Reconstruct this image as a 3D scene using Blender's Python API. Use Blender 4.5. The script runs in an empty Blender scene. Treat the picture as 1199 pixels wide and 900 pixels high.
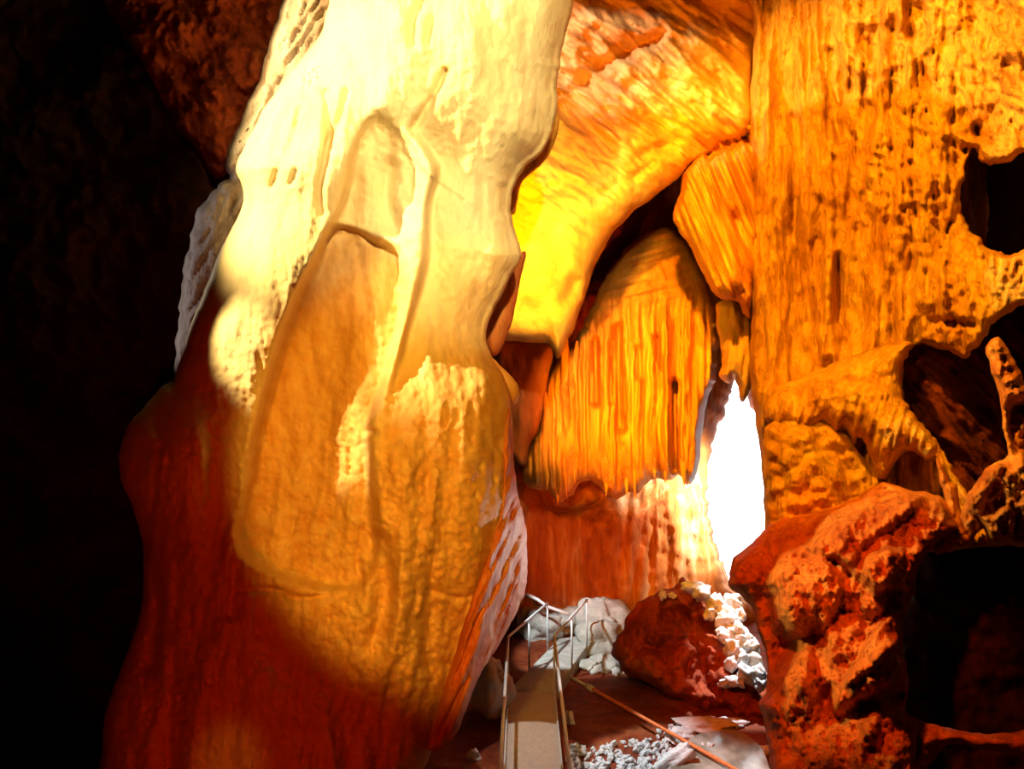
import bpy, math, random
import numpy as np
from mathutils import Vector
SC = bpy.context.scene
COL = SC.collection
random.seed(7)
F = 933.0; CX, CY = 599.5, 450.0; CAMZ = 5.5
PI = math.pi

# ------------------------------------------------------------------ camera
cam_d = bpy.data.cameras.new('camera'); cam = bpy.data.objects.new('camera', cam_d); COL.objects.link(cam)
cam_d.sensor_width = 36; cam_d.lens = 36*F/1199
cam_d.clip_end = 200
cam.location = (0, 0, CAMZ); cam.rotation_euler = (PI/2, 0, 0)
SC.camera = cam

def at(px, py, Y):
    """real point seen in direction px,py at distance Y in front of the camera"""
    return ((px-CX)*Y/F, Y, CAMZ-(py-CY)*Y/F)

# ------------------------------------------------------------------ noise (numpy)
def _hash(ix, iy, seed):
    h = (ix.astype(np.int64)*374761393 + iy.astype(np.int64)*668265263 + seed*982451653) & 0xffffffff
    h = ((h ^ (h >> 13))*1274126177) & 0xffffffff
    h = (h ^ (h >> 16)) & 0xffffffff
    return h/4294967295.0
def perlin(x, y, seed):
    x0 = np.floor(x); y0 = np.floor(y); fx = x-x0; fy = y-y0
    u = fx*fx*fx*(fx*(fx*6-15)+10); v = fy*fy*fy*(fy*(fy*6-15)+10)
    def g(dx, dy):
        a = _hash(x0+dx, y0+dy, seed)*2*PI
        return np.cos(a)*(fx-dx)+np.sin(a)*(fy-dy)
    a = g(0,0)*(1-u)+g(1,0)*u; b = g(0,1)*(1-u)+g(1,1)*u
    return (a*(1-v)+b*v)*1.5
def fbm(x, y, sx, sy, octv=4, seed=1, gain=.5):
    r = 0; a = 1; k = 1; t = 0
    for i in range(octv):
        r = r+a*perlin(x/sx*k, y/sy*k, seed+i*17); t += a; a *= gain; k *= 2.03
    return r/t
def billow(x, y, sx, sy, octv=4, seed=1, gain=.5):
    r = 0; a = 1; k = 1; t = 0
    for i in range(octv):
        r = r+a*(1-np.abs(perlin(x/sx*k, y/sy*k, seed+i*13))*2.2); t += a; a *= gain; k *= 2.03
    return r/t
def worley(x, y, s, seed, sy=None):
    sy = sy or s
    X = x/s; Y = y/sy; ix = np.floor(X); iy = np.floor(Y)
    d1 = np.full(X.shape, 9.0)
    for dx in (-1,0,1):
        for dy in (-1,0,1):
            cx = ix+dx+_hash(ix+dx, iy+dy, seed); cy = iy+dy+_hash(ix+dx, iy+dy, seed+5)
            d1 = np.minimum(d1, (cx-X)**2+(cy-Y)**2)
    return np.sqrt(d1)
def smooth(t):
    t = np.clip(t, 0, 1); return t*t*(3-2*t)

# ------------------------------------------------------------------ outlines
def catmull(pts, closed=True, n=5):
    P = np.array(pts, float); N = len(P); out = []
    rng = range(N) if closed else range(N-1)
    for i in rng:
        if closed: p0, p1, p2, p3 = P[i-1], P[i], P[(i+1)%N], P[(i+2)%N]
        else: p0, p1, p2, p3 = P[max(i-1,0)], P[i], P[i+1], P[min(i+2,N-1)]
        for k in range(n):
            t = k/n
            out.append(.5*((2*p1)+(-p0+p2)*t+(2*p0-5*p1+4*p2-p3)*t*t+(-p0+3*p1-3*p2+p3)*t**3))
    if not closed: out.append(P[-1])
    return np.array(out)
def seg_dist(px, py, line, closed):
    """distance, signed side of the nearest segment (+ = right of travel in the view) and nearest point"""
    L = np.array(line, float); A = L if closed else L[:-1]; B = np.roll(L, -1, 0) if closed else L[1:]
    arc = np.zeros(px.shape); run = 0.0
    best = np.full(px.shape, 1e18); side = np.zeros(px.shape); nx = np.zeros(px.shape); ny = np.zeros(px.shape)
    for (ax, ay), (bx, by) in zip(A, B):
        dx, dy = bx-ax, by-ay; l2 = dx*dx+dy*dy+1e-9
        t = np.clip(((px-ax)*dx+(py-ay)*dy)/l2, 0, 1)
        qx = ax+t*dx; qy = ay+t*dy; d = (px-qx)**2+(py-qy)**2
        ln = math.sqrt(l2)
        sg = -((px-ax)*dy-(py-ay)*dx)/ln
        m = (d < best*(1-1e-7)-1e-7) | ((np.abs(d-best) <= best*1e-7+1e-7) & (np.abs(sg) > np.abs(side))); arc = np.where(m, run+t*ln, arc); run += ln
        best = np.where(m, d, best); nx = np.where(m, qx, nx); ny = np.where(m, qy, ny)
        side = np.where(m, sg, side)   # image y points down
    seg_dist.arc = arc; seg_dist.total = run
    return np.sqrt(best), side, nx, ny
def inside(px, py, line):
    L = np.array(line, float); B = np.roll(L, -1, 0); r = np.zeros(px.shape, bool)
    for (ax, ay), (bx, by) in zip(L, B):
        if ay == by: continue
        c = ((ay > py) != (by > py)) & (px < (bx-ax)*(py-ay)/(by-ay)+ax)
        r ^= c
    return r

def ridge(x, y, pts, w, a):
    d, _, _, _ = seg_dist(x, y, catmull(pts, False, 3), False); return a*np.exp(-(d/w)**2)
def step(x, y, pts, a, w, L):
    """drop of a metres on the right-hand side (in the view, walking down the line: its x+ side), healing over L px"""
    d, s, _, _ = seg_dist(x, y, catmull(pts, False, 3), False)
    sd = np.where(s > 0, -d, d)
    # sign convention fixed so that for a line walked downward, the x+ side is 'right'
    arc, tot = seg_dist.arc, seg_dist.total
    return -a*smooth((sd+w)/(2*w))*np.exp(-np.maximum(sd, 0)/L)*smooth(arc/(tot*.22))*smooth((tot-arc)/(tot*.3))
def panel(x, y, poly, a, soft):
    c = catmull(poly, True, 3); d, _, _, _ = seg_dist(x, y, c, True); ins = inside(x, y, c)
    return a*smooth(np.where(ins, d, -d)/soft+.5)

def mesh_obj(name, V, Fc, mat, parent=None, smooth_=True):
    me = bpy.data.meshes.new(name)
    V = np.asarray(V, np.float32); Fc = np.asarray(Fc, np.int32)
    k = Fc.shape[1]
    me.vertices.add(len(V)); me.vertices.foreach_set('co', V.ravel())
    me.loops.add(Fc.size); me.loops.foreach_set('vertex_index', Fc.ravel())
    me.polygons.add(len(Fc)); me.polygons.foreach_set('loop_start', np.arange(0, Fc.size, k, dtype=np.int32))
    me.update(calc_edges=True); me.validate()
    if smooth_: me.polygons.foreach_set('use_smooth', np.ones(len(me.polygons), bool))
    me.materials.append(mat)
    o = bpy.data.objects.new(name, me); COL.objects.link(o)
    if parent: o.parent = parent
    return o
def tag(o, label=None, cat=None, group=None, kind=None):
    if label: o['label'] = label
    if cat: o['category'] = cat
    if group: o['group'] = group
    if kind: o['kind'] = kind
    return o

def rock(name, poly, Yf, mat, T=.6, R=60, back=.6, feat=None, s=2.5, holes=(), rough=2.0, edge_n=22, mask=None, p=.5, hole_rough=0):
    """a closed rock body: outline, front face bulging T metres, back face bulging `back` metres, with relief"""
    c = catmull(poly, True, 6)
    # natural small wobble of the outline
    if rough:
        j = fbm(c[:,0], c[:,1], edge_n, edge_n, 3, 91); k = fbm(c[:,0], c[:,1], edge_n, edge_n, 3, 57)
        c = c+np.stack([j, k], 1)*rough*2
    hs = [catmull(h, True, 8) for h in holes]
    if hole_rough:
        hs = [h+np.stack([fbm(h[:,0], h[:,1], 16, 16, 4, 23, .7), fbm(h[:,0], h[:,1], 16, 16, 4, 29, .7)], 1)*hole_rough*2 for h in hs]
    loops = [c]+hs
    x0, y0 = c.min(0)-2*s; x1, y1 = c.max(0)+2*s
    nx = int((x1-x0)/s)+1; ny = int((y1-y0)/s)+1
    gx, gy = np.meshgrid(x0+np.arange(nx)*s, y0+np.arange(ny)*s)
    ins = np.zeros(gx.shape, bool); D = np.full(gx.shape, 1e9); QX = gx.copy(); QY = gy.copy()
    for lp in loops:
        ins ^= inside(gx, gy, lp)
        d, _, qx, qy = seg_dist(gx, gy, lp, True); m = d < D
        D = np.where(m, d, D); QX = np.where(m, qx, QX); QY = np.where(m, qy, QY)
    near = ins | (D < s*.75)
    cell = near[:-1,:-1] & near[1:,:-1] & near[:-1,1:] & near[1:,1:]
    # drop cells that are completely outside
    anyin = ins[:-1,:-1] | ins[1:,:-1] | ins[:-1,1:] | ins[1:,1:]
    cell &= anyin
    used = np.zeros(gx.shape, bool)
    for a, b in ((0,0),(1,0),(0,1),(1,1)): used[a:ny-1+a, b:nx-1+b] |= cell
    cnt = np.zeros(gx.shape, int)
    for a, b in ((0,0),(1,0),(0,1),(1,1)): cnt[a:ny-1+a, b:nx-1+b] += cell
    bnd = used & (cnt < 4)
    bnd[0,:] |= used[0,:]; bnd[-1,:] |= used[-1,:]
    X = np.where(bnd, QX, gx); Y_ = np.where(bnd, QY, gy)
    sd = np.where(bnd, 0, np.where(ins, D, 0))
    t = np.clip(sd/R, 0, 1); prof = np.power(np.maximum(1-(1-t)**2, 0), p)
    base = Yf(X, Y_) if callable(Yf) else np.full(X.shape, float(Yf))
    f = feat(X, Y_) if feat else 0
    fade = smooth(sd/8.0)
    yf = base-T*prof-f*fade
    yb = base+back*prof
    idx = -np.ones(gx.shape, int); idx[used] = np.arange(used.sum()); n = used.sum()
    front = np.stack([(X-CX)*yf/F, yf, CAMZ-(Y_-CY)*yf/F], -1)[used]
    inner = used & ~bnd
    bidx = idx.copy(); bidx[inner] = n+np.arange(inner.sum())
    backv = np.stack([(X-CX)*yb/F, yb, CAMZ-(Y_-CY)*yb/F], -1)[inner]
    cy, cx = np.nonzero(cell)
    A = idx[cy,cx]; B = idx[cy,cx+1]; C = idx[cy+1,cx+1]; E = idx[cy+1,cx]
    fr = np.stack([A, E, C, B], 1)
    A = bidx[cy,cx]; B = bidx[cy,cx+1]; C = bidx[cy+1,cx+1]; E = bidx[cy+1,cx]
    bk = np.stack([A, B, C, E], 1)
    same = (fr[:,0]==bk[:,0])&(fr[:,1]==bk[:,3])&(fr[:,2]==bk[:,2])&(fr[:,3]==bk[:,1])
    o = mesh_obj(name, np.concatenate([front, backv]), np.concatenate([fr, bk[~same]]), mat)
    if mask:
        a = o.data.attributes.new('ochre_mask', 'FLOAT', 'POINT')
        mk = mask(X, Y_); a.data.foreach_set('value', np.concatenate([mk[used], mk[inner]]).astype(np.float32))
    return o

# ------------------------------------------------------------------ materials
def rock_mat(name, cols, scale=1.0, stretch=.35, bump=.5, rough=.75, fine=14, spots=0.0, spotcol=(.1,.03,.01), spec=.2, bd=.06, cols2=None):
    m = bpy.data.materials.new(name); m.use_nodes = True; nt = m.node_tree; N = nt.nodes; L = nt.links
    bs = N['Principled BSDF']; bs.inputs['Roughness'].default_value = rough
    bs.inputs['Specular IOR Level'].default_value = spec
    tc = N.new('ShaderNodeTexCoord'); mp = N.new('ShaderNodeMapping'); L.new(tc.outputs['Object'], mp.inputs['Vector'])
    mp.inputs['Scale'].default_value = (1, 1, stretch)
    n1 = N.new('ShaderNodeTexNoise'); n1.inputs['Scale'].default_value = scale; n1.inputs['Detail'].default_value = 8; n1.inputs['Roughness'].default_value = .62
    n1.inputs['Distortion'].default_value = .6
    L.new(mp.outputs[0], n1.inputs['Vector'])
    cr = N.new('ShaderNodeValToRGB'); L.new(n1.outputs['Fac'], cr.inputs['Fac'])
    el = cr.color_ramp.elements
    while len(el) > 1: el.remove(el[-1])
    k = len(cols)
    for i, c in enumerate(cols):
        pos = .28+.44*i/(k-1)
        e = el[0] if i == 0 else el.new(pos)
        e.position = pos; e.color = (*c, 1)
    last = cr.outputs[0]
    if cols2:      # a second colour ramp, blended in by a vertex mask
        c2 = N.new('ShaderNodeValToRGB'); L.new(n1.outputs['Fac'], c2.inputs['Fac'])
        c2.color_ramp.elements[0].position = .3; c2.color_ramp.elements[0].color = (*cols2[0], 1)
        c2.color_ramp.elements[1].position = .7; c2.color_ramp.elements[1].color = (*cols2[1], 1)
        at_ = N.new('ShaderNodeAttribute'); at_.attribute_name = 'ochre_mask'
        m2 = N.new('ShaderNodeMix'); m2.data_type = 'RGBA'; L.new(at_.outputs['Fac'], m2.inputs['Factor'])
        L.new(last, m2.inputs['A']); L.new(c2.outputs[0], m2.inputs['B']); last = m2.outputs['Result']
    n2 = N.new('ShaderNodeTexNoise'); n2.inputs['Scale'].default_value = fine; n2.inputs['Detail'].default_value = 6; n2.inputs['Roughness'].default_value = .7
    L.new(mp.outputs[0], n2.inputs['Vector'])
    if spots > 0:
        r2 = N.new('ShaderNodeMapRange'); r2.inputs['From Min'].default_value = .5; r2.inputs['From Max'].default_value = .72
        r2.inputs['To Max'].default_value = spots
        L.new(n2.outputs['Fac'], r2.inputs['Value'])
        mx = N.new('ShaderNodeMix'); mx.data_type = 'RGBA'; L.new(r2.outputs[0], mx.inputs['Factor'])
        L.new(last, mx.inputs['A']); mx.inputs['B'].default_value = (*spotcol, 1); last = mx.outputs['Result']
    L.new(last, bs.inputs['Base Color'])
    if bump:
        b = N.new('ShaderNodeBump'); b.inputs['Strength'].default_value = bump; b.inputs['Distance'].default_value = bd
        L.new(n2.outputs['Fac'], b.inputs['Height']); L.new(b.outputs[0], bs.inputs['Normal'])
    return m
def flat_mat(name, col, rough=.5, metal=0, spec=.5, ns=20, amt=.25, bump=0):
    m = rock_mat(name, [tuple(c*(1-amt) for c in col), tuple(min(1, c*(1+amt)) for c in col)], scale=ns, stretch=1, bump=bump, rough=rough, spec=spec)
    m.node_tree.nodes['Principled BSDF'].inputs['Metallic'].default_value = metal
    return m
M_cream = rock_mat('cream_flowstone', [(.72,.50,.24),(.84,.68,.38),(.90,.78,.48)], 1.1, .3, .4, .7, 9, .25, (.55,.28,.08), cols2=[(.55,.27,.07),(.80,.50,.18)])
M_amber = rock_mat('amber_flowstone', [(.45,.15,.015),(.78,.40,.05),(.90,.62,.12)], 2.2, .35, 1.0, .7, 10, .75, (.20,.05,.005), bd=.1)
M_arch = rock_mat('golden_rock', [(.62,.26,.05),(.82,.48,.12),(.88,.60,.22)], 1.0, .8, .5, .5, 7, .3, (.5,.1,.01))
M_drape = rock_mat('orange_drapery', [(.50,.12,.015),(.80,.34,.05),(.88,.54,.12)], 4.0, .08, .4, .45, 10, .3, (.4,.08,.01))
M_red = rock_mat('rust_red_rock', [(.30,.06,.015),(.55,.15,.04),(.62,.26,.08)], 1.6, .3, .6, .7, 9, .4, (.08,.02,.01))
M_knob = rock_mat('knobbly_orange_rock', [(.34,.07,.01),(.70,.24,.035),(.84,.40,.07)], 2.6, .8, 1.0, .7, 9, .7, (.15,.03,.01), bd=.1)
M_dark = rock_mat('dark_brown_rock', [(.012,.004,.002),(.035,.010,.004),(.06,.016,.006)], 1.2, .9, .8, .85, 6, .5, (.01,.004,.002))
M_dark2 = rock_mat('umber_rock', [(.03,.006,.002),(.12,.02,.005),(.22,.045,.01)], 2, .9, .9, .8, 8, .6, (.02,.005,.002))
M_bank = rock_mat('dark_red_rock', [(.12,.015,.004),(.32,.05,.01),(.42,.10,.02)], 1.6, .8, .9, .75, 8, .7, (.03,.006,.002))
M_facet = rock_mat('streaked_flowstone', [(.40,.06,.01),(.55,.14,.04),(.62,.24,.10),(.88,.72,.66)], 3.0, .22, .5, .6, 9, .2, (.4,.08,.03))
M_grey = rock_mat('pale_grey_limestone', [(.30,.31,.27),(.50,.51,.45),(.62,.62,.57)], 2.0, .9, .6, .8, 10, .35, (.12,.12,.08))
M_white = rock_mat('white_limestone', [(.45,.45,.45),(.75,.76,.76),(.88,.88,.88)], 3.0, .9, .5, .8, 12, .5, (.2,.16,.12))
M_fin = rock_mat('grey_streaked_rock', [(.16,.06,.03),(.42,.34,.27),(.62,.56,.52)], 3.0, .3, .8, .7, 12, .6, (.08,.02,.01))
M_back = rock_mat('stained_cave_wall', [(.22,.04,.008),(.50,.16,.03),(.72,.46,.22)], 2.2, .12, .9, .7, 6, .4, (.12,.04,.01))
M_floor = rock_mat('damp_cave_floor', [(.08,.012,.005),(.22,.04,.01),(.34,.11,.04)], 1.6, 1, .8, .6, 7, .5, (.04,.015,.01))
M_deck = flat_mat('dusty_concrete', (.56,.50,.43), .85, ns=14, amt=.15, bump=.3)
M_steel = flat_mat('galvanised_steel', (.70,.75,.74), .5, .1, ns=30, amt=.15)
M_rust = flat_mat('rusty_pipe_metal', (.70,.19,.05), .6, .3, ns=25, amt=.4)

# ------------------------------------------------------------------ LEFT COLUMN
COLP = [(385,-60),(385,0),(372,45),(350,72),(330,97),(308,128),(293,160),(277,195),(285,235),(255,300),(238,345),(222,385),(205,440),(189,453),(165,480),(150,500),(139,534),(144,566),(156,595),(165,625),(168,655),(166,707),(147,770),(133,805),(123,837),(117,900),(112,980),(100,1060),(90,1170),
        (300,1180),(470,1150),(500,1050),(470,960),(496,900),(512,866),(528,832),(540,795),(556,740),(574,692),(589,645),(599,600),(600,540),(599,476),(590,440),(578,420),(569,396),(574,373),(593,333),(611,300),(602,267),(598,244),(602,218),(618,192),(641,170),(651,135),(653,90),(660,50),(672,0),(680,-60)]
E1 = [(470,118),(448,128),(428,146),(413,180),(406,225),(388,266),(365,310),(345,350),(326,400),(313,450),(301,500),(290,545),(286,600),(276,648),(276,665)]
E2 = [(450,128),(482,155),(506,185),(512,202),(501,240),(499,300),(487,350),(470,410),(450,470),(431,506)]
def col_feat(x, y):
    f = .32*fbm(x, y, 150, 420, 3, 3)+.07*fbm(x, y, 26, 70, 4, 8)
    lum = smooth((y-330)/250)
    f += lum*.06*fbm(x, y, 9, 11, 4, 21, .7)+smooth((y-430)/150)*.13*billow(x+.12*y+12*fbm(x, y, 70, 90, 2, 71), y, 58, 330, 3, 72)+.015*fbm(x, y, 7, 9, 3, 75)
    f += step(x, y, E1, .34, 6, 45)
    f += step(x, y, E2, .38, 7, 70)
    f += panel(x, y, [(388,268),(372,310),(352,350),(333,400),(320,450),(306,505),(295,560),(285,650),(420,690),(440,600),(430,510),(445,465),(462,410),(475,350),(470,300),(440,280)], -.30, 16)
    f += panel(x, y, [(412,190),(430,150),(450,140),(480,165),(495,200),(485,260),(450,275),(400,262)], -.16, 26)
    f += panel(x, y, [(300,120),(360,100),(420,120),(400,250),(330,430),(300,560),(282,560),(262,420),(255,310)], .12, 60)
    for pts, w, a in [([(382,108),(386,150),(380,190),(374,222),(377,248)], 5, -.12), ([(405,108),(396,142),(384,168)], 4, -.09),
                      ([(352,128),(342,165),(330,190),(318,218)], 5, -.07), ([(346,200),(340,215)], 3, -.06),
                      ([(522,84),(504,118),(484,150)], 5, -.10), ([(494,0),(484,22),(482,50)], 6, -.10), ([(506,22),(500,50)], 5, -.06),
                      ([(458,195),(452,230),(462,262),(472,290)], 9, -.10), ([(392,266),(420,272),(438,286),(450,288)], 3, -.06),
                      ([(420,290),(424,330),(428,360)], 8, -.06), ([(430,507),(436,506)], 5, -.14),
                      ([(444,635),(452,690),(438,760)], 13, -.20), ([(505,650),(503,720),(500,780)], 6, -.08),
                      ([(275,692),(320,690),(345,700),(380,698),(425,696)], 4, -.07), ([(420,660),(425,690)], 4, -.07),
                      ([(430,520),(428,600),(438,650)], 6, -.07), ([(500,690),(540,700),(580,690)], 3, -.04),
                      ([(210,640),(205,720),(200,800)], 8, -.08), ([(276,660),(270,720)], 6, -.10), ([(190,520),(200,545)], 4, -.05),
                      ([(165,640),(185,700),(175,780)], 9, -.12)]:
        f += ridge(x, y, pts, w, a)
    for pts, w, a in [([(470,540),(478,620),(468,700),(440,800)], 18, .12), ([(545,470),(555,600),(540,740)], 30, .10),
                      ([(225,380),(215,520),(225,650)], 45, .22), ([(600,500),(603,600),(590,690),(560,760)], 10, -.07)]:
        f += ridge(x, y, pts, w, a)
    holes = smooth((worley(x, y, 8, 4)*-1+.45)/.3)*panel(x, y, [(335,75),(365,70),(372,100),(330,105)], 1, 8)
    return f-.05*holes
def col_mask(x, y):  # deeper ochre in the sunken panel and the lower body
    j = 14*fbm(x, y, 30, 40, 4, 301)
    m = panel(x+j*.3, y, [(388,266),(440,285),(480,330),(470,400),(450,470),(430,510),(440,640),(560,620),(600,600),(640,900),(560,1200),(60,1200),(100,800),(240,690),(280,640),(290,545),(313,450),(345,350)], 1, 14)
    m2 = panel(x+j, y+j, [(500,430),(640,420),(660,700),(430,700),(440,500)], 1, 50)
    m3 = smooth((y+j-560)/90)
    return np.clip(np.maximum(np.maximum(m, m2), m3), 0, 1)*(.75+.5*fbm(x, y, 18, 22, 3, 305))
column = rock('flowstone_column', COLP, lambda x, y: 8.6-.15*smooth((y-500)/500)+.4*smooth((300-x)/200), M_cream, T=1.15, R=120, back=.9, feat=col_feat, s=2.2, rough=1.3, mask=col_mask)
tag(column, 'huge cream and amber flowstone column filling the left half of the cave', 'rock column')
facet = rock('side_facet', [(596,476),(600,520),(606,575),(615,612),(617,650),(616,688),(606,714),(589,747),(562,790),(546,832),(532,862),(512,878),(500,872),(512,830),(528,780),(545,725),(560,680),(575,640),(588,590),(590,520)],
             lambda x, y: 8.35+.030*np.clip(x-(600-.0018*np.clip(y-560,0,400)**1.78), -20, 60), M_facet, T=.12, R=10, back=.5,
             feat=lambda x, y: .16*billow(x+.45*y, y, 16, 170, 3, 401)+.05*fbm(x, y, 10, 30, 3, 402), s=1.5, rough=1.2, edge_n=10)
facet.parent = column; facet['label'] = 'white and red streaked side of the column'
fin = rock('rear_fin', [(345,-60),(420,-60),(410,60),(340,160),(320,250),(290,330),(250,420),(212,450),(205,436),(206,400),(211,350),(219,300),(231,250),(252,220),(270,206),(262,190),(285,135),(305,85),(318,40),(332,0)], 9.6, M_fin, T=.35, R=30, back=.5,
           feat=lambda x, y: .12*billow(x+y*.5, y, 16, 60, 3, 5), rough=2.5, edge_n=14)
fin.parent = column; fin['label'] = 'grey streaked rock fin behind the left edge'
lobe = rock('side_lobe', [(616,296),(608,335),(603,362),(594,392),(582,415),(570,412),(556,395),(560,350),(585,318),(604,300)], 9.5, M_red, T=.3, R=30, back=.4, rough=.8, s=2)
lobe.parent = column; lobe['label'] = 'rust red lobe on the far side of the column'
lobe2 = rock('side_lobe', [(655,140),(648,172),(632,195),(612,212),(606,232),(602,250),(592,246),(594,205),(620,170),(640,130)], 9.5, M_amber, T=.3, R=30, back=.4, rough=.8, s=2)
lobe2.parent = column

# ------------------------------------------------------------------ ARCH
ARCH = [(560,-80),(960,-80),(925,-20),(890,30),(880,90),(882,150),(845,168),(812,190),(797,205),(775,222),(748,243),(725,265),(706,292),(693,320),(683,352),(672,385),(655,418),(648,412),(640,402),(615,400),(588,398),(560,380),(540,300),(540,100)]
def arch_feat(x, y):
    u = x*.8+y*.6; v = -x*.6+y*.8
    f = .45*fbm(x, y, 130, 130, 3, 31)+.34*billow(v, u, 34, 130, 4, 33, .6)*smooth((320-y)/200)+.08*fbm(x, y, 30, 30, 4, 36)
    for pts, w, a in [([(700,78),(735,60),(772,42)], 7, -.25), ([(752,182),(775,172),(790,168)], 7, -.2), ([(745,205),(765,190)], 5, -.15),
                      ([(640,225),(655,218)], 8, -.12), ([(700,232),(715,222)], 9, -.12), ([(672,330),(665,350)], 8, -.15), ([(690,90),(680,100)], 7, -.15), ([(745,95),(735,103)], 7, -.12)]:
        f += ridge(x, y, pts, w, a)
    return f
arch = rock('rock_arch', ARCH, lambda x, y: 14.2-.004*np.clip(y, 0, 400), M_arch, T=1.0, R=60, back=1.4, feat=arch_feat, s=2.3, rough=1.5)
tag(arch, 'golden leaning rock arch behind the cream column, reaching up out of view', 'rock arch')
# pale pinkish patches on the arch come from the daylight_arch spot
redrk = rock('hanging_rock', [(590,395),(602,398),(640,402),(648,416),(642,440),(638,470),(632,498),(622,520),(614,545),(600,535),(590,500),(575,440),(572,400)], 15.6, M_red, T=.5, R=30, back=.5,
             feat=lambda x, y: .2*fbm(x, y, 30, 60, 3, 66), s=2, rough=1)
tag(redrk, 'dark red rock hanging in the gap between column and golden arch', 'rock')
knob = rock('rock_nub', [(576,420),(586,428),(598,440),(607,452),(608,466),(600,476),(590,470),(578,450)], 9.3, M_arch, T=.25, R=14, back=.3, s=1.5, rough=.5)
tag(knob, 'small bright yellow nub of rock at the right edge of the column', 'rock')

# ------------------------------------------------------------------ DRAPERIES
DR = [(775,266),(800,280),(818,310),(835,345),(843,380),(840,410),(838,440),(828,470),(822,505),(819,540),(812,562),(804,568),(795,556),(785,562),(770,560),(757,566),(746,578),(735,576),(724,584),(712,580),(700,568),(688,562),(678,566),(668,580),(655,588),(640,575),(622,572),(612,560),(614,536),(622,515),(631,492),(637,455),(655,418),(676,392),(692,362),(708,326),(736,288)]
def dr_feat(x, y):
    k = smooth((y-330)/70)
    xx = x+4*fbm(x, y, 60, 60, 2, 4)
    fl = billow(xx, y, 17, 500, 3, 12, .6)
    f = k*.55*fl+k*.25*billow(xx, y, 42, 700, 2, 18)+.25*fbm(x, y, 60, 200, 2, 9)+(1-k)*.10*billow(y+x*.25, x, 12, 200, 2, 15)
    f += ridge(x, y, [(724,385),(724,430),(727,500)], 6, -.8)+ridge(x, y, [(697,400),(698,470)], 5, -.6)+ridge(x, y, [(745,410),(746,440)], 4, -.4)+ridge(x, y, [(768,395),(772,430)], 4, -.4)+ridge(x, y, [(714,400),(715,470)], 3, -.25)+ridge(x, y, [(790,450),(791,550)], 5, -.7)
    f += ridge(x, y, [(735,340),(780,345),(815,370)], 22, .25)
    return f
drape = rock('flowstone_drapery', DR, lambda x, y: 16.4, M_drape, T=1.1, R=55, back=.8, feat=dr_feat, s=1.6, rough=1.6, edge_n=9)
tag(drape, 'wide orange domed flowstone curtain of fluted stalactites in the centre', 'flowstone')
# hanging tips
def stalactite(px, py, L, r, Y, name='stalactite', parent=None, mat=None):
    n = 14; m = 12; V = []; Fc = []
    for i in range(n+1):
        t = i/n; rr = r*(1-t)**.7*min(1, t/.45+.02)**.6*(1+.12*math.sin(i*2.1+px))*1.25+.004
        for k in range(m):
            a = 2*PI*k/m; g = 1+.12*math.sin(a*3+px+i*.4)
            c = at(px, py, Y); V.append((c[0]+rr*g*math.cos(a)+.02*math.sin(i*.7+px), c[1]+rr*g*math.sin(a), c[2]-L*t))
    for i in range(n):
        for k in range(m):
            Fc.append((i*m+k, (i+1)*m+k, (i+1)*m+(k+1)%m, i*m+(k+1)%m))
    return mesh_obj(name, V, Fc, mat or M_drape, parent)
rs = random.Random(3)
for i, px in enumerate([640,652,663,674,686,709,733,744,755,766,779,801,810]):
    py = 400+rs.uniform(-20, 60)+(60 if px < 655 else 0)
    bot = {640:572,652:590,663:578,674:560,686:558,697:566,709:580,722:588,733:578,744:582,755:560,766:556,779:560,790:556,801:570,810:560}[px]+rs.uniform(-6, 8)
    stalactite(px, py, (bot-py)*15.3/F, rs.uniform(.09, .17), 15.42+.12*math.sin(px*.9)+.0012*abs(px-735), 'stalactite', drape)
FAN = [(800,200),(812,186),(830,168),(855,158),(884,146),(890,240),(886,330),(880,371),(872,368),(862,352),(850,352),(838,346),(828,330),(815,305),(806,285),(793,268),(788,250),(796,225)]
def fan_feat(x, y):
    ang = np.arctan2(x-845, y-40); rr = np.hypot(x-845, y-40)
    f = .42*billow(x-.42*y, y, 17, 600, 2, 44, .5)+.1*billow(x-.42*y, y, 7, 300, 2, 47)+.2*fbm(x, y, 40, 90, 2, 45)
    f += ridge(x, y, [(832,178),(856,166),(884,158)], 9, -.6)+ridge(x, y, [(862,255),(868,300),(872,340)], 8, -.25)
    return f
fan = rock('flowstone_drapery', FAN, 13.6, M_drape, T=.8, R=35, back=.6, feat=fan_feat, s=1.6, rough=1.2, edge_n=9)
tag(fan, 'yellow slanting flowstone curtain hanging high against the right wall', 'flowstone')
sp = rock('rock_spur', [(846,352),(862,356),(882,372),(886,420),(878,455),(868,470),(860,445),(852,450),(842,440),(846,415),(840,385),(838,360)], 14.4, M_arch, T=.5, R=20, back=.5,
          feat=lambda x, y: .2*billow(x, y, 14, 70, 3, 71), s=1.8)
tag(sp, 'yellow rock spur directly above the bright daylight opening', 'rock')

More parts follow.
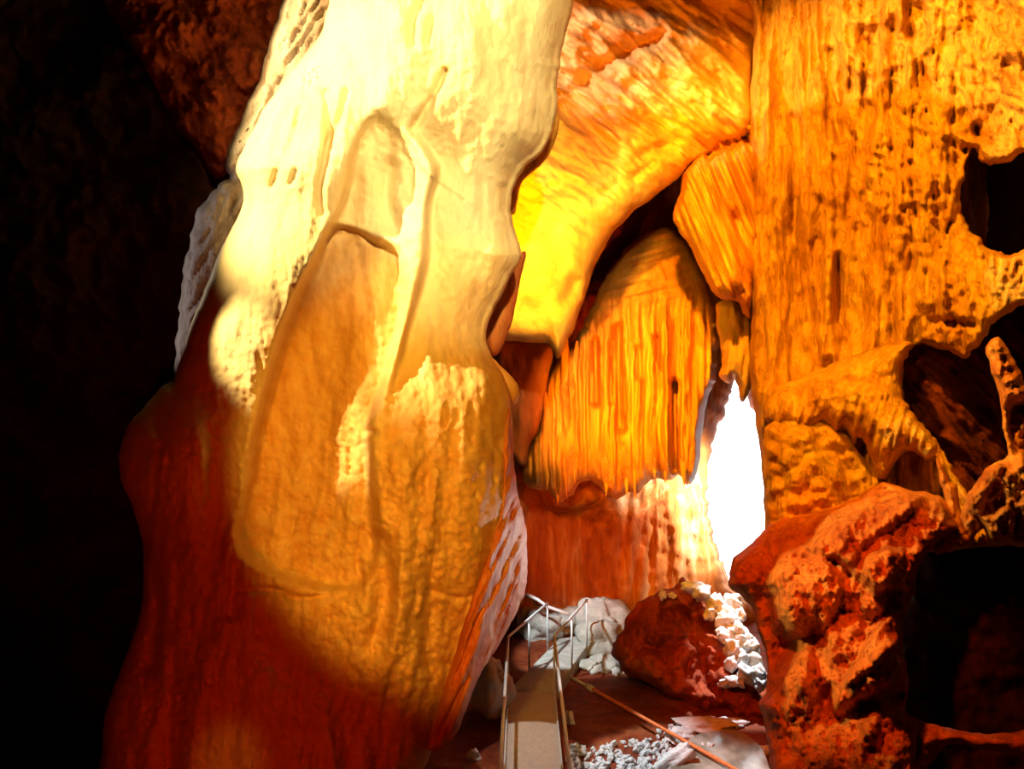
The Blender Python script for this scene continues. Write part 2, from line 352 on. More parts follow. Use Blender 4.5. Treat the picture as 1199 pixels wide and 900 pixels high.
# ------------------------------------------------------------------ BACK WALL with opening (structure)
OPEN = [(861,438),(868,450),(882,480),(889,525),(897,575),(905,640),(900,700),(862,690),(850,672),(838,640),(829,600),(829,550),(838,510),(848,482),(856,465)]
BW = [(380,-260),(700,-260),(1300,-260),(1500,200),(1450,700),(1350,760),(1000,750),(860,745),(760,738),(650,738),(500,745),(300,740),(250,400),(300,0)]
def bw_feat(x, y):
    f = .5*fbm(x, y, 110, 200, 3, 51)+.16*billow(x, y, 22, 140, 4, 52)+.08*fbm(x, y, 14, 20, 3, 53)
    f += panel(x, y, [(600,570),(660,590),(740,590),(800,570),(850,600),(860,760),(600,760)], .8, 50)
    f -= panel(x, y, [(690,330),(735,275),(760,230),(800,200),(815,230),(800,280),(740,300)], 1.8, 30)
    f -= panel(x, y, [(640,585),(675,560),(700,585),(660,600)], .5, 14)
    return f
wb = rock('wall_back', BW, lambda x, y: 19.4+0*x, M_back, T=.9, R=40, back=.9, feat=bw_feat, s=2.5, holes=[OPEN], rough=0, hole_rough=5)
tag(wb, kind='structure')

# ------------------------------------------------------------------ RIGHT WALL
RW = [(905,-80),(1420,-80),(1480,300),(1450,640),(1180,640),(1060,650),(960,640),(905,660),(897,640),(893,560),(886,500),(878,440),(880,370),(874,300),(878,220),(878,130),(884,40)]
H1 = [(1130,200),(1138,170),(1145,182),(1150,192),(1175,190),(1215,175),(1260,200),(1260,280),(1210,285),(1180,296),(1150,285),(1130,258),(1124,228)]
H2 = [(1058,430),(1068,408),(1090,405),(1130,418),(1150,400),(1172,370),(1230,360),(1260,440),(1250,540),(1170,560),(1140,580),(1120,560),(1100,520),(1082,500),(1062,475)]
def rw_feat(x, y):
    f = .55*fbm(x, y, 90, 200, 4, 81)+.30*billow(x, y-.3*x, 75, 60, 3, 89)*smooth((x-930)/80)*smooth((330-y)/150)
    f += .42*billow(x, y, 34, 230, 3, 82, .55)*smooth((1180-x)/150)+.12*billow(x, y, 14, 30, 4, 88)*smooth((x-1000)/120)
    m = panel(x, y, [(960,60),(1100,60),(1110,160),(1100,240),(1030,260),(980,180)], 1, 40)
    f += m*.20*billow(x, y, 13, 70, 3, 84)
    f += .09*(.5-worley(x, y, 17, 86, 24))*smooth((y-180)/120)+.06*fbm(x, y, 8, 12, 3, 85)
    f += ridge(x, y, [(968,300),(966,360),(968,410)], 11, .35)+ridge(x, y, [(900,200),(905,330),(905,460)], 20, .25)
    for pts, w, a in [([(972,60),(972,110),(984,165)], 5, -.3), ([(984,52),(984,90)], 4, -.2), ([(1045,85),(1040,130)], 4, -.15), ([(1090,95),(1092,125)], 5, -.2),
                      ([(931,140),(933,250),(936,350)], 6, -.2), ([(982,300),(986,400)], 5, -.25), ([(1085,320),(1084,370)], 5, -.2), ([(1040,200),(1042,230)], 3, -.15), ([(1056,195),(1058,225)], 3, -.15), ([(1066,190),(1068,230)], 3, -.15),
                      ([(1112,260),(1104,290)], 4, -.2), ([(1090,375),(1140,380)], 5, -.2), ([(1160,400),(1162,402)], 8, -.5), ([(1143,150),(1146,158)], 6, -.6), ([(1133,176),(1137,180)], 6, -.6)]:
        f += ridge(x, y, pts, w, a)
    f += panel(x, y, [(1080,330),(1200,270),(1260,350),(1150,400)], .3, 60)
    return f
wr = rock('wall_right', RW, lambda x, y: 13.3-3.2*smooth((x-880)/420), M_amber, T=.2, R=8, back=1.0, feat=rw_feat, s=2.0, holes=[H1, H2], rough=2, edge_n=14, hole_rough=4)
tag(wr, kind='structure')

# shell-like mound
MD = [(905,455),(930,445),(965,430),(1010,412),(1050,400),(1068,402),(1056,430),(1058,465),(1075,492),(1092,512),(1098,528),(1085,538),(1070,528),(1058,530),(1044,548),(1036,562),(1026,556),(1018,530),(1008,512),(1000,520),(990,505),(975,508),(966,498),(958,505),(945,512),(928,505),(905,500),(893,485)]
def md_feat(x, y):
    f = .25*fbm(x, y, 70, 60, 3, 101)+.18*billow(x+.3*y, y, 13, 90, 3, 102)*smooth((y-440)/50)
    f += .05*fbm(x, y, 8, 8, 3, 103)
    return f
md = rock('flowstone_mound', MD, lambda x, y: 12.5-3.0*smooth((x-880)/420), M_amber, T=.75, R=40, back=.7, feat=md_feat, s=1.8, rough=1.6, edge_n=10)
tag(md, 'bulging golden flowstone mound with drip fringe, halfway up the right wall', 'flowstone')

nb = rock('weathered_boulder', [(893,520),(905,492),(950,488),(985,500),(1008,530),(1024,560),(1036,580),(1020,610),(980,640),(930,650),(905,640),(897,600)], 12.1, M_amber, T=.75, R=45, back=.9,
          feat=lambda x, y: .25*(.5-worley(x, y, 26, 141))+.12*fbm(x, y, 14, 14, 4, 142)-ridge(x, y, [(965,520),(990,545),(1000,580)], 14, .35), s=2, rough=1.2)
tag(nb, 'pitted brownish boulder tucked under the flowstone mound beside the opening', 'boulder')

# lower right outcrop
OC = [(853,672),(862,650),(885,632),(905,612),(945,600),(985,590),(1020,572),(1036,566),(1070,574),(1100,580),(1118,600),(1128,620),(1105,632),(1085,648),(1075,665),(1072,690),(1062,715),(1056,745),(1062,775),(1065,800),(1060,830),(1075,850),(1072,900),(1085,1000),(1120,1130),(1000,1140),(900,1120),(895,1000),(905,930),(902,890),(895,850),(890,825),(898,800),(897,770),(888,740),(882,715),(868,698),(856,690)]
def oc_feat(x, y):
    f = .5*fbm(x, y, 120, 120, 3, 111)
    f += .55*(.55-worley(x+.3*y, y, 50, 112, 75))
    f += .24*(.5-worley(x, y, 19, 113, 30))*smooth((y-600)/60)
    f += .10*billow(x, y, 16, 30, 4, 114)
    f += panel(x, y, [(945,640),(1000,600),(1060,580),(1075,590),(1010,640),(1005,672),(985,655)], .35, 14)
    f += panel(x, y, [(1010,660),(1040,645),(1085,645),(1072,690),(1020,688)], .35, 12)
    f += panel(x, y, [(970,840),(985,800),(1010,775),(1055,745),(1060,780),(1040,800),(1000,820)], .4, 14)
    f += ridge(x, y, [(1040,692),(1070,694)], 6, -.4)+ridge(x, y, [(1010,830),(1060,812)], 9, -.4)+ridge(x, y, [(900,705),(905,735),(920,760)], 16, -.4)+ridge(x, y, [(955,740),(965,790),(970,830)], 12, -.35)
    f += ridge(x, y, [(965,730),(975,700),(985,690)], 10, .15)+.10*(.5-worley(x+8*fbm(x,y,20,20,3,5), y, 10, 119, 14))+.07*billow(x, y, 7, 9, 3, 118)
    f += panel(x, y, [(915,680),(960,650),(985,690),(960,740),(925,735)], .25, 10)+panel(x, y, [(1040,720),(1062,705),(1062,740),(1010,790),(990,800),(1010,760)], .3, 8)
    return f
oc = rock('rock_outcrop', OC, lambda x, y: 11.2-.0045*np.clip(y-600, 0, 500)-.003*(x-900), M_knob, T=1.1, R=55, back=1.2, feat=oc_feat, s=2.0, rough=2.2, edge_n=16)
tag(oc, 'large knobbly red-orange rock outcrop rising at the lower right', 'rock outcrop')

# right dark hollow rocks
kb = rock('weathered_boulder', [(1124,606),(1130,585),(1142,565),(1158,545),(1180,532),(1174,500),(1170,462),(1158,425),(1154,404),(1172,396),(1192,430),(1212,462),(1270,470),(1280,560),(1260,625),(1225,612),(1200,622),(1192,600),(1184,628),(1160,632),(1150,616),(1143,628),(1132,640),(1122,625)], 9.9, M_knob, T=.3, R=26, back=.8,
          feat=lambda x, y: .25*(.5-worley(x, y, 22, 122))+.18*fbm(x, y, 20, 20, 4, 121)+.08*billow(x, y, 9, 12, 3, 124)-panel(x, y, [(1150,600),(1155,578),(1168,566),(1178,582),(1165,603)], .3, 10)-panel(x, y, [(1184,470),(1260,470),(1260,540),(1190,530)], .4, 16), s=1.8, rough=1.8, edge_n=10)
tag(kb, 'ochre knobbly boulder with a thin rising neck at the right edge', 'boulder')
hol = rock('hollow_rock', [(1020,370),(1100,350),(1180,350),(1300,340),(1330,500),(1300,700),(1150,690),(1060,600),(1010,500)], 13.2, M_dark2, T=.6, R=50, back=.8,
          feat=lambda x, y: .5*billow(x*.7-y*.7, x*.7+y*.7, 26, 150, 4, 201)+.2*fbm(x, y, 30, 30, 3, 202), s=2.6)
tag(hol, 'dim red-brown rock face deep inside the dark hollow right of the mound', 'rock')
spk = rock('stalagmite', [(1097,536),(1104,545),(1110,562),(1120,566),(1124,590),(1130,612),(1118,640),(1095,650),(1090,625),(1105,605),(1106,585),(1100,560)], 10.2, M_knob, T=.25, R=12, back=.3,
           feat=lambda x, y: .08*billow(x, y, 12, 20, 3, 131), s=1.5)
tag(spk, 'small pointed red-orange stalagmite in front of the black hollow', 'stalagmite')
lg = rock('rock_ledge', [(1060,840),(1090,848),(1130,856),(1170,858),(1260,850),(1300,870),(1280,905),(1200,885),(1150,878),(1110,872),(1080,905),(1060,900)], 9.7, M_knob, T=.4, R=25, back=.6, feat=lambda x, y: .15*fbm(x, y, 25, 16, 4, 151), s=2.2)
tag(lg, 'low dim red ledge crossing the black hollow at bottom right', 'ledge')
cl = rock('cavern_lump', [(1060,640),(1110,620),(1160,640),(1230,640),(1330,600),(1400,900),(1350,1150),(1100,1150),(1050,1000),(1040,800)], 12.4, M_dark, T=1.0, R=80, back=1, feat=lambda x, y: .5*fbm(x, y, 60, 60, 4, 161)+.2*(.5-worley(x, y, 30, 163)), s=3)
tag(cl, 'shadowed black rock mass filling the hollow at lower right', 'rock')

# ------------------------------------------------------------------ LEFT WALL + overhang
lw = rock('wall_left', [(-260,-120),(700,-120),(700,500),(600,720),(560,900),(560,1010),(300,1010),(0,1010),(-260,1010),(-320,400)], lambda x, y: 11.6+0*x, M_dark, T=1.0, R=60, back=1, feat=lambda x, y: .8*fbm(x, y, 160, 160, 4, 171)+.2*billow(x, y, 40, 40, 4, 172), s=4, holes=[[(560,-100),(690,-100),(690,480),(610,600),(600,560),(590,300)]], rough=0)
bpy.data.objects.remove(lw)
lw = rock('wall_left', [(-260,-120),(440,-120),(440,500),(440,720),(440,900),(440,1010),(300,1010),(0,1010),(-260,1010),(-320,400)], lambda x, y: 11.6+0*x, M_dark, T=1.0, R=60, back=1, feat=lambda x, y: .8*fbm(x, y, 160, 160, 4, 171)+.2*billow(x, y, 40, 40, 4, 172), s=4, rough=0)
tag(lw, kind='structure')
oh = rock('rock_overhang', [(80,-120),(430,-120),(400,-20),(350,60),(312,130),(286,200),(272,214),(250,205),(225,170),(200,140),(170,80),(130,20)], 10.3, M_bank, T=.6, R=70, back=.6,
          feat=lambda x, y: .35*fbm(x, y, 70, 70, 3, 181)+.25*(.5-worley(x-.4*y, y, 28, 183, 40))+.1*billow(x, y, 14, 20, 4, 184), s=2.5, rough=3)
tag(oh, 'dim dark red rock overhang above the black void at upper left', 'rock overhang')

# ------------------------------------------------------------------ SHELL (structure)
def sheet(name, fn, nu, nv, mat):
    V = [fn(i/nu, j/nv) for j in range(nv+1) for i in range(nu+1)]
    Fc = [(j*(nu+1)+i, j*(nu+1)+i+1, (j+1)*(nu+1)+i+1, (j+1)*(nu+1)+i) for j in range(nv) for i in range(nu)]
    o = mesh_obj(name, V, Fc, mat); tag(o, kind='structure'); return o
def nz(a, b, s, seed=1): return float(fbm(np.array([a]), np.array([b]), s, s, 3, seed)[0])
def floorz(x, y):
    v = .10*nz(x, y, 1.3, 7)+.03*nz(x, y, .35, 9)
    # keep the strip under the walkway low
    return v-.05
sheet('floor', lambda u, v: (-9+20*u, -4+24.6*v, floorz(-9+20*u, -4+24.6*v)), 170, 210, M_floor)
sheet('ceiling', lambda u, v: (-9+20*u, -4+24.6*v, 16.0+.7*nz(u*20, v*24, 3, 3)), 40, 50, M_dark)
def thick_box(name, x0, x1, y0, y1, z0, z1):
    V = [(x, y, z) for x in (x0, x1) for y in (y0, y1) for z in (z0, z1)]
    Fc = [(0,1,3,2),(4,6,7,5),(0,4,5,1),(2,3,7,6),(0,2,6,4),(1,5,7,3)]
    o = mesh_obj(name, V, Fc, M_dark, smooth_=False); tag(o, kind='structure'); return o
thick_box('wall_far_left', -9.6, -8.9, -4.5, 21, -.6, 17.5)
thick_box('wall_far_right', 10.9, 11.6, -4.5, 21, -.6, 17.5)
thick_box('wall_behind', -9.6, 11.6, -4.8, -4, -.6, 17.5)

# ------------------------------------------------------------------ small rock maker
def lump(name, c, r, mat, seed, sq=(1,1,.8), rot=0, n=20, amp=.25, freq=1.6, ang=0.0):
    V = []; m = n*2
    from mathutils import noise as mn
    off = Vector((seed*3.17, seed*1.31, seed*.77))
    for j in range(n+1):
        th = PI*j/n
        for i in range(m):
            ph = 2*PI*i/m; d = Vector((math.sin(th)*math.cos(ph), math.sin(th)*math.sin(ph), math.cos(th)))
            k = 1+amp*mn.noise(d*freq+off)*1.6+amp*.5*mn.noise(d*freq*2.7+off)+amp*.22*mn.noise(d*freq*7+off)
            # chipped flat faces
            if ang:
                w = mn.voronoi(d*freq*1.1+off)[0]; k -= ang*w[0]
            x, y, z = d.x*k*r*sq[0], d.y*k*r*sq[1], d.z*k*r*sq[2]
            V.append((x*math.cos(rot)-y*math.sin(rot), x*math.sin(rot)+y*math.cos(rot), z))
    Fc = [(j*m+i, (j+1)*m+i, (j+1)*m+(i+1)%m, j*m+(i+1)%m) for j in range(n) for i in range(m)]
    o = mesh_obj(name, V, Fc, mat); o.location = c
    return o

# grey boulders behind the walkway
def floor_y(py, z=0): return (CAMZ-z)*F/(py-CY)
for (px, py, Y, r, sq, lab, mt, rot) in [
    (706,742,16.9,.66,(.95,.9,1.0),'pale grey boulder with a ledge, right of the far railing end',M_grey,.4),
    (725,722,17.2,.36,(1.0,.8,.5),'pale grey slab jutting from the right side of the large grey boulder',M_grey,-.2),
    (668,724,17.9,.52,(1,.9,.6),'pale grey boulder seen through the bars of the far railing',M_grey,1.2),
    (632,732,17.6,.52,(.9,.9,.8),'pale grey boulder between the column and the left railing',M_grey,2.0),
    (628,697,18.2,.26,(.8,.6,.8),'small pointed grey stone behind the dark pipe',M_grey,.1),
    (577,806,13.2,.52,(.6,.8,.95),'smooth pinkish boulder between the column foot and left railing',M_deck,.3),
    (702,782,15.6,.42,(1.1,.8,.6),'olive grey boulder beside the right railing above the rusty pipe',M_grey,.9)]:
    c = at(px, py, Y); o = lump('boulder', c, r, mt, px*.01+Y, sq, rot, 26, .28, 1.4)
    tag(o, lab, 'boulder')
# low white daylit stones at the foot of the boulders
# ------------------------------------------------------------------ red bank
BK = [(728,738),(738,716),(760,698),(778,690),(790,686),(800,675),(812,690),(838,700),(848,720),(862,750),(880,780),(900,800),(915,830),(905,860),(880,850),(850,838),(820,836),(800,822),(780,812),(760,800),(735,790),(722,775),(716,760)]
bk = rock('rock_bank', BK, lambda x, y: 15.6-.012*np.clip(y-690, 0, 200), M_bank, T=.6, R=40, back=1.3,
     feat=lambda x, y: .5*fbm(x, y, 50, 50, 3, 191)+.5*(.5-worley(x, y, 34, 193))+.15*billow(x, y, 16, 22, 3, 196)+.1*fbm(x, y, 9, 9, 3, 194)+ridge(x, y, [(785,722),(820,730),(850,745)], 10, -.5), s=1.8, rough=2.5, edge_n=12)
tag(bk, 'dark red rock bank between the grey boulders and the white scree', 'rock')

# scree of white daylit rocks
scree = [(812,686,.16,(1.6,.7,.5)),(822,696,.2,(1.5,.7,.6)),(834,704,.14,(1,.8,.6)),(776,696,.09,(1,.8,.8)),(787,697,.08,(.6,.8,1)),(858,706,.19,(1,.8,.8)),(842,712,.2,(1.2,.8,.7)),(832,718,.14,(1,.8,.8)),(852,724,.22,(1,.8,1)),(862,738,.2,(.9,.8,1)),(850,744,.17,(1,.8,.9)),
         (872,752,.18,(1,.8,.9)),(858,760,.18,(1,.8,.8)),(880,758,.15,(1,.8,1)),(868,772,.16,(1,.8,.7)),(856,778,.13,(1,.8,.8)),(884,774,.14,(1,.8,.6)),(876,790,.2,(1.3,.8,.6)),(888,788,.15,(1,.8,.8)),(862,797,.16,(1.3,.8,.5)),(852,799,.12,(1.3,.8,.5)),(890,800,.12,(1,.8,.8)),(866,720,.13,(1,.8,1))]
protos = [lump('loose_rock', (0,0,0), 1, M_white, 10+i*3.3, (1,1,1), 0, 14, .35, 1.7) for i in range(5)]
for p_ in protos: COL.objects.unlink(p_)
def put(i, name, c, r, sq, rot):
    o = protos[i%5].copy(); o.name = name; COL.objects.link(o); o.location = c
    o.scale = (r*sq[0], r*sq[1], r*sq[2]); o.rotation_euler = (rot*.3, rot*.2, rot); return o
for i, (px, py, r, sq) in enumerate(scree):
    Y = 14.9-.013*(py-690)
    o = put(i, 'scree_rock', at(px, py, Y-.15), r, sq, i*1.7)
    tag(o, 'white daylit rock in the bright scree tumbling down from the cave opening', 'rock', 'white rocks in the scree below the opening')

# gravel and stones on the floor around the puddle
pud_c = at(845, 880, floor_y(880))
n = 0; rs = random.Random(5); placed = []
while n < 230:
    px = rs.uniform(668, 835); py = rs.uniform(848, 925)
    lim = 868-(px-720)*.16
    if py < lim and px < 770: continue
    if px > 785 and py > 858 and rs.random() < .93: continue
    Y = floor_y(py); r = rs.uniform(.018, .062)*(1.2 if py > 870 else .8)
    c = at(px, py, Y)
    if any((c[0]-q[0])**2+(c[1]-q[1])**2 < (.75*(r+q[2]))**2 for q in placed): continue
    placed.append((c[0], c[1], r))
    z = floorz(c[0], c[1])
    o = put(n, 'stone', (c[0], c[1], z+r*.45), r, (1.2, 1, .75), rs.uniform(0, 6))
    tag(o, 'small white stone in the gravel patch between walkway and puddle', 'stone', 'white stones on the gravel patch'); n += 1
for i, (px, py, r, sq, lab) in enumerate([(828,850,.30,(1.6,.7,.35),'long low white rock along the far rim of the puddle'),(855,846,.18,(1.5,.7,.4),'small flat white rock at the far right rim of the puddle'),
     (798,860,.22,(1.5,.7,.35),'flat white rock where the rusty pipe crosses the puddle rim'),(790,893,.28,(1.3,.8,.5),'blocky white rock at the left end of the puddle'),
     (895,878,.10,(.7,1,.8),'little pale rock at the right rim of the puddle'),(555,884,.10,(1,1,.9),'single bright white stone on the dark ground left of the walkway'),
     (722,786,.10,(1,.8,.8),'small white stone in the shadow, left of its neighbour, behind the rusty pipe'),(733,783,.08,(1,.8,.8),'small white stone in the shadow, right of its neighbour, behind the rusty pipe'),
     (668,843,.12,(1.4,.8,.5),'flat white stone touching the right side of the walkway')]):
    c = at(px, py, floor_y(py)); o = put(i+2, 'stone', (c[0], c[1], floorz(c[0], c[1])+r*sq[2]*.6), r, sq, .3*i if i < 3 else i*1.1); tag(o, lab, 'stone')

# puddle
mw = bpy.data.materials.new('still_water'); mw.use_nodes = True
b = mw.node_tree.nodes['Principled BSDF']; b.inputs['Base Color'].default_value = (.16,.15,.11,1); b.inputs['Roughness'].default_value = .12
nn = mw.node_tree.nodes.new('ShaderNodeTexNoise'); nn.inputs['Scale'].default_value = 5
cr = mw.node_tree.nodes.new('ShaderNodeValToRGB'); cr.color_ramp.elements[0].color = (.14,.12,.08,1); cr.color_ramp.elements[1].color = (.40,.39,.33,1)
cr.color_ramp.elements[0].position = .35; cr.color_ramp.elements[1].position = .65
mw.node_tree.links.new(nn.outputs['Fac'], cr.inputs['Fac']); mw.node_tree.links.new(cr.outputs[0], b.inputs['Base Color'])
pp = catmull([(790,885),(812,862),(835,856),(862,855),(882,866),(896,884),(905,930),(880,960),(820,950),(785,915)], True, 5)
V = []; K = len(pp)
zc = .07
for (x, y) in pp:
    Y = (CAMZ-zc)*F/(y-CY); q = at(x, y, Y); V.append((q[0], q[1], zc))
cxm = sum(v[0] for v in V)/K; cym = sum(v[1] for v in V)/K
V2 = [(cxm+(v[0]-cxm)*1.03, cym+(v[1]-cym)*1.03, -.15) for v in V]
me = bpy.data.meshes.new('puddle'); me.from_pydata(V+V2, [], [tuple(range(K))]+[(i, i+K, (i+1)%K+K, (i+1)%K) for i in range(K)]+[tuple(range(2*K-1, K-1, -1))]); me.materials.append(mw)
pud = bpy.data.objects.new('puddle', me); COL.objects.link(pud)
tag(pud, 'shallow grey puddle reflecting daylight at the bottom, right of the walkway', 'puddle')

# ------------------------------------------------------------------ tubes
def tube(name, pts, r, mat, parent=None, m=10):
    P = [Vector(p) for p in pts]; V = []; Fc = []
    for i, p in enumerate(P):
        d = (P[min(i+1, len(P)-1)]-P[max(i-1, 0)]).normalized()
        up = Vector((0,0,1)) if abs(d.z) < .9 else Vector((1,0,0))
        a = d.cross(up).normalized(); b = a.cross(d).normalized()
        for k in range(m):
            t = 2*PI*k/m; V.append(tuple(p+a*r*math.cos(t)+b*r*math.sin(t)))
    for i in range(len(P)-1):
        for k in range(m): Fc.append((i*m+k, i*m+(k+1)%m, (i+1)*m+(k+1)%m, (i+1)*m+k))
    n = len(V); V += [tuple(P[0]), tuple(P[-1])]
    Fc2 = [(n, (k+1)%m, k, k) for k in range(m)]
    me = bpy.data.meshes.new(name)
    me.from_pydata(V, [], Fc+[(n, (k+1)%m, k) for k in range(m)]+[(n+1, len(P)*m-m+k, len(P)*m-m+(k+1)%m) for k in range(m)])
    me.materials.append(mat); 
    for p_ in me.polygons: p_.use_smooth = True
    o = bpy.data.objects.new(name, me); COL.objects.link(o)
    if parent: o.parent = parent
    return o

# ------------------------------------------------------------------ walkway
wk = bpy.data.objects.new('walkway', None); COL.objects.link(wk); wk.location = (.3, 9, 0)
tag(wk, 'narrow raised concrete walkway with thin steel handrails in the lower centre', 'walkway')
inv = Vector((-.3, -9, 0))
def L_(p): return (p[0]+inv.x, p[1]+inv.y, p[2]+inv.z)
HR = 1.12
def rp(px, py, z=HR):
    Y = (CAMZ-z)*F/(py-CY); q = at(px, py, Y); return Vector((q[0], q[1], z))
Lk, Rk = rp(595,745), rp(649,745); Ln, Rn = rp(586,897), rp(667,897)
Ln = Lk+(Ln-Lk)*1.6; Rn = Rk+(Rn-Rk)*1.6
Lf, Rf = rp(641,706), rp(687,702)
def deck_pts(z): return [Ln, Lk, Lf], [Rn, Rk, Rf]
th = .14; ztop = .16
lft = [Vector((v.x-.0, v.y, ztop)) for v in (Ln, Lk, Lf+(Lf-Lk)*.35)]; rgt = [Vector((v.x+.0, v.y, ztop)) for v in (Rn, Rk, Rf+(Rf-Rk)*.35)]
def deck(name, a, b, c, d, mat, z0, z1, nseg=8):
    V = []; Fc = []
    for z in (z1, z0):
        for i in range(nseg+1):
            t = i/nseg; p = a.lerp(b, t); q = d.lerp(c, t); V += [L_((p.x, p.y, z)), L_((q.x, q.y, z))]
    h = 2*(nseg+1)
    for i in range(nseg):
        k = 2*i; Fc += [(k, k+1, k+3, k+2), (h+k+2, h+k+3, h+k+1, h+k), (k, k+2, h+k+2, h+k), (k+3, k+1, h+k+1, h+k+3)]
    Fc += [(1, 0, h, h+1), (2*nseg, 2*nseg+1, h+2*nseg+1, h+2*nseg)]
    o = mesh_obj(name, V, Fc, mat, wk, False)
    bv = o.modifiers.new('edge', 'BEVEL'); bv.width = .015; bv.segments = 2; bv.limit_method = 'ANGLE'
    return o
deck('deck', lft[0], lft[1], rgt[1], rgt[0], M_deck, -.12, ztop)
d2 = deck('landing', lft[1], lft[2], rgt[2], rgt[1], M_grey, -.12, ztop+.02); d2['label'] = 'grey far section of the walkway'
def rail_side(pts, far_drop):
    h = tube('handrail', [L_(p) for p in pts], .022, M_steel, wk)
    return h
def dens(a, b, n=6): return [a.lerp(b, i/n) for i in range(n+1)]
for side, (n_, k_, f_) in enumerate(((Ln, Lk, Lf), (Rn, Rk, Rf))):
    pts = dens(n_, k_)[:-1]+dens(k_, f_)
    tube('handrail', [L_(p) for p in pts], .024, M_steel, wk)
    # kerb rail along the deck edge
    tube('edge_rail', [L_((p.x, p.y, ztop+.06)) for p in dens(n_, k_)], .016, M_steel, wk)
    posts = [k_, k_.lerp(f_, .5), f_, n_.lerp(k_, .02), n_.lerp(k_, .35), ]
    for p in posts[:3]+posts[3:4]:
        o = tube('post', [L_((p.x, p.y, HR)), L_((p.x, p.y, ztop-.02))], .020, M_steel, wk)
# dark cross pipe behind
tube_p = tube('pipe', [at(616,695,17.0), at(630,702,16.9), at(641,710,16.8), at(666,719,16.6)], .035, M_steel)
tag(tube_p, 'short dark metal pipe crossing behind the left handrail', 'pipe')
# rusty pipe
a = Vector(at(668,792,14.6)); a.z = .12; b_ = Vector(at(885,914,10.7))
pr = bpy.data.objects.new('rusty_pipe', None); COL.objects.link(pr)
pa = Vector(at(690,806,14.2)); 
def pp_(t): return Vector(at(668+(885-668)*t, 792+(914-792)*t, 14.4+(10.7-14.4)*t**.9))
tag(pr, 'long rusty orange pipe slanting from the boulders across the puddle', 'pipe')
tube('pipe_body', [pp_(t/20) for t in range(2, 21)], .030, M_rust, pr)
tube('pipe_end', [pp_(t/20) for t in (0, .7, 1.4, 2)], .024, M_steel, pr)['label'] = 'grey far end of the pipe'
tube('coupling', [pp_(.09), pp_(.12)], .055, M_white, pr)['label'] = 'white collar'

# ------------------------------------------------------------------ LIGHTS
W = bpy.data.worlds.new('sky'); SC.world = W; W.use_nodes = True
W.node_tree.nodes['Background'].inputs[0].default_value = (.93,.97,1,1); W.node_tree.nodes['Background'].inputs[1].default_value = 3.5
def spot(name, loc, target, e, col, ang, blend=.5, r=.15):
    d = bpy.data.lights.new(name, 'SPOT'); d.energy = e; d.color = col; d.spot_size = math.radians(ang); d.spot_blend = blend; d.shadow_soft_size = r
    o = bpy.data.objects.new(name, d); COL.objects.link(o); o.location = loc
    o.rotation_euler = (Vector(target)-Vector(loc)).to_track_quat('-Z', 'Y').to_euler(); return o
def cone_for(loc, px, py, Y, rad_px):
    """cone angle that lights a pool of rad_px (at that depth) round a point"""
    t = Vector(at(px, py, Y)); r = rad_px*Y/F; return t, 2*math.degrees(math.atan(r/(t-Vector(loc)).length))
def pool(name, loc, px, py, Y, rad, e, col, blend=.4, r=.12):
    t, a = cone_for(loc, px, py, Y, rad); return spot(name, loc, t, e, col, min(a, 170), blend, r)
WARM = (1,.74,.30); AMB = (1,.40,.05); RED = (1,.06,.0); ORG = (1,.30,.015); YEL = (1,.60,.03); DAY = (.92,.97,1)
pool('lamp_column_top', (-7.2,4.4,11.0), 460, 50, 7.6, 385, 10500, WARM, .4)
pool('fill_column_seam', (-7.2,4.4,11.0), 338, 452, 7.6, 52, 9500, WARM, .6)  # added spot that carries the cream light down the seam
pool('fill_column_front', (0.8,.6,9.5), 560, 80, 7.6, 310, 4300, (1,.76,.34), .8)  # added frontal fill for the pale upper column, no known fixture
pool('lamp_column_middle', (-.6,1.0,7.0), 545, 520, 7.6, 285, 1900, (1,.46,.035), .35)
pool('fill_column_base', (-2.0,1.0,3.0), 300, 650, 7.6, 430, 290, (1,.035,0), .6)  # invented deep red fill that tints the dim lower column
pool('lamp_column_foot', (-1.0,2.0,4.0), 270, 885, 7.6, 50, 130, AMB, .8)
pool('fill_overhang', (-3.0,6.0,6.0), 270, 80, 10, 150, 45, (1,.04,0), .9)  # invented weak red fill so the overhang shows
pool('lamp_right_wall', (1.0,6.0,11.2), 1010, 250, 11.5, 380, 6600, (1,.40,.012), .45)
pool('lamp_outcrop', (0.8,4.6,7.6), 970, 760, 10.5, 225, 2600, (1,.12,.001), .5)
pool('lamp_arch', (0.3,10.0,7.4), 640, 300, 13.2, 250, 900, (1,.50,.004), .8)
pool('lamp_curtain', (2.2,9.5,6.0), 842, 275, 13.2, 60, 420, (1,.50,.01), .6)
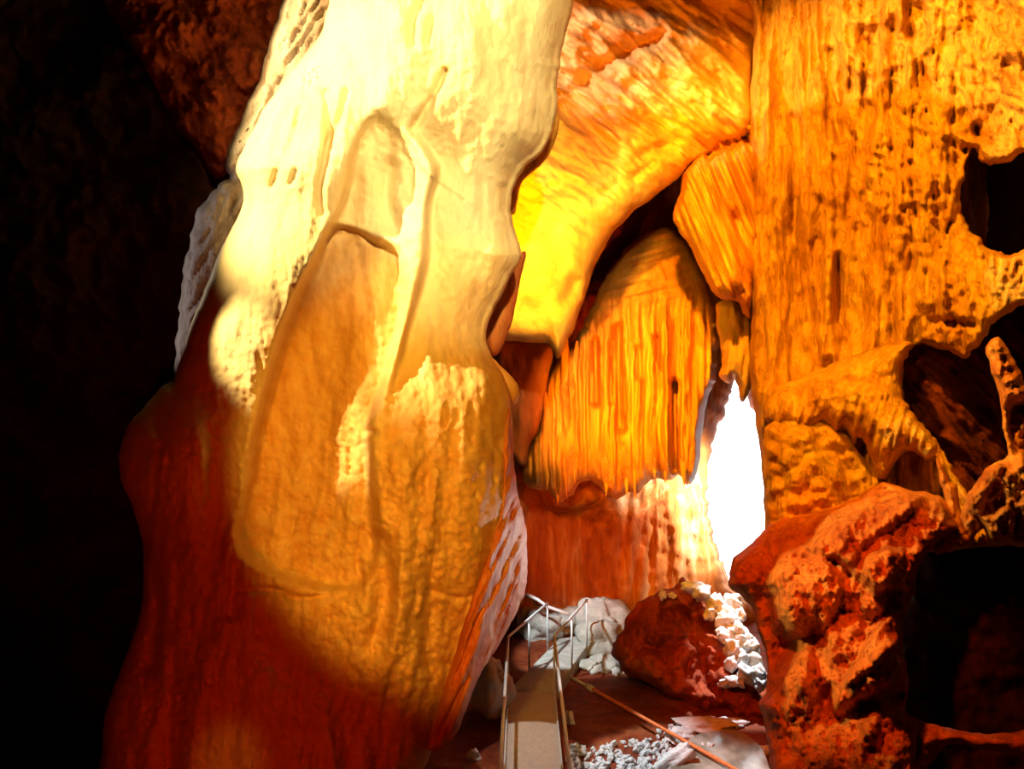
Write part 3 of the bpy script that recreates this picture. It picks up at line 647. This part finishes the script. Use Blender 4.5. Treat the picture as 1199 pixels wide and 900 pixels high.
pool('fill_mound', (1.6,5.5,8.2), 985, 440, 11.6, 120, 1300, (1,.44,.02), .8)  # added amber spot to brighten the mound alone
pool('lamp_arch_top', (1.2,9.0,8.0), 780, 60, 13.2, 200, 900, (1,.26,.004), .8)
pool('lamp_drapery', (1.0,10.8,4.6), 745, 475, 15.5, 145, 1900, (1,.36,.004), .6)
pool('fill_back_wall', (1.3,10.5,3.0), 690, 630, 18.5, 140, 1300, (1,.12,.003), 1)  # invented red fill for the dim lower back wall
pool('fill_recess', (1.6,17.6,5.0), 722, 310, 18.9, 80, 130, (1,.05,0), 1)  # invented red fill hidden behind the drapery, tints the gap
pool('fill_bank', (1.8,10.5,3.5), 800, 750, 15, 110, 260, (1,.06,0), 1)  # added dim red fill for the bank, no fixture there
# added spots standing in for daylight by the opening and from unseen shafts
pool('fill_opening', (5.6,16.6,4.6), 812, 590, 18.6, 95, 7000, DAY, 1, .3)  # added white spot behind the right wall, washes the rock beside the opening
pool('daylight_walkway', (-1.2,13.5,4.7), 675, 756, 16.3, 80, 1600, DAY, .2, .1)
pool('daylight_near_deck', (-1.2,12.2,8.0), 622, 868, 11.8, 68, 1100, (1,.90,.80), .15, .03)
pool('daylight_gravel', (-1.3,12.0,8.2), 800, 885, 11.6, 122, 4200, DAY, .3, .1)
pool('daylight_scree', (4.7,15.8,6.5), 866, 745, 14.2, 60, 5000, DAY, .3, .1)
pool('fill_column_edge', (3.5,12.6,2.6), 585, 680, 8.6, 130, 800, (1,.88,.84), .6, .1)  # added white spot in open air, gives the column a daylit rim
pool('daylight_rear_fin', (-7.0,8.9,6.5), 225, 330, 9.4, 120, 220, (.95,.92,.95), .5, .1)
pool('daylight_arch', (-1.2,11.3,12.0), 715, 85, 13.0, 85, 650, (1,.78,.85), .5, .1)

SC.cycles.max_bounces = 6; SC.cycles.diffuse_bounces = 2
vs = SC.view_settings; vs.view_transform = 'Standard'; vs.look = 'None'; vs.gamma = 1; vs.exposure = 0; vs.use_curve_mapping = False
SC.display_settings.display_device = 'sRGB'
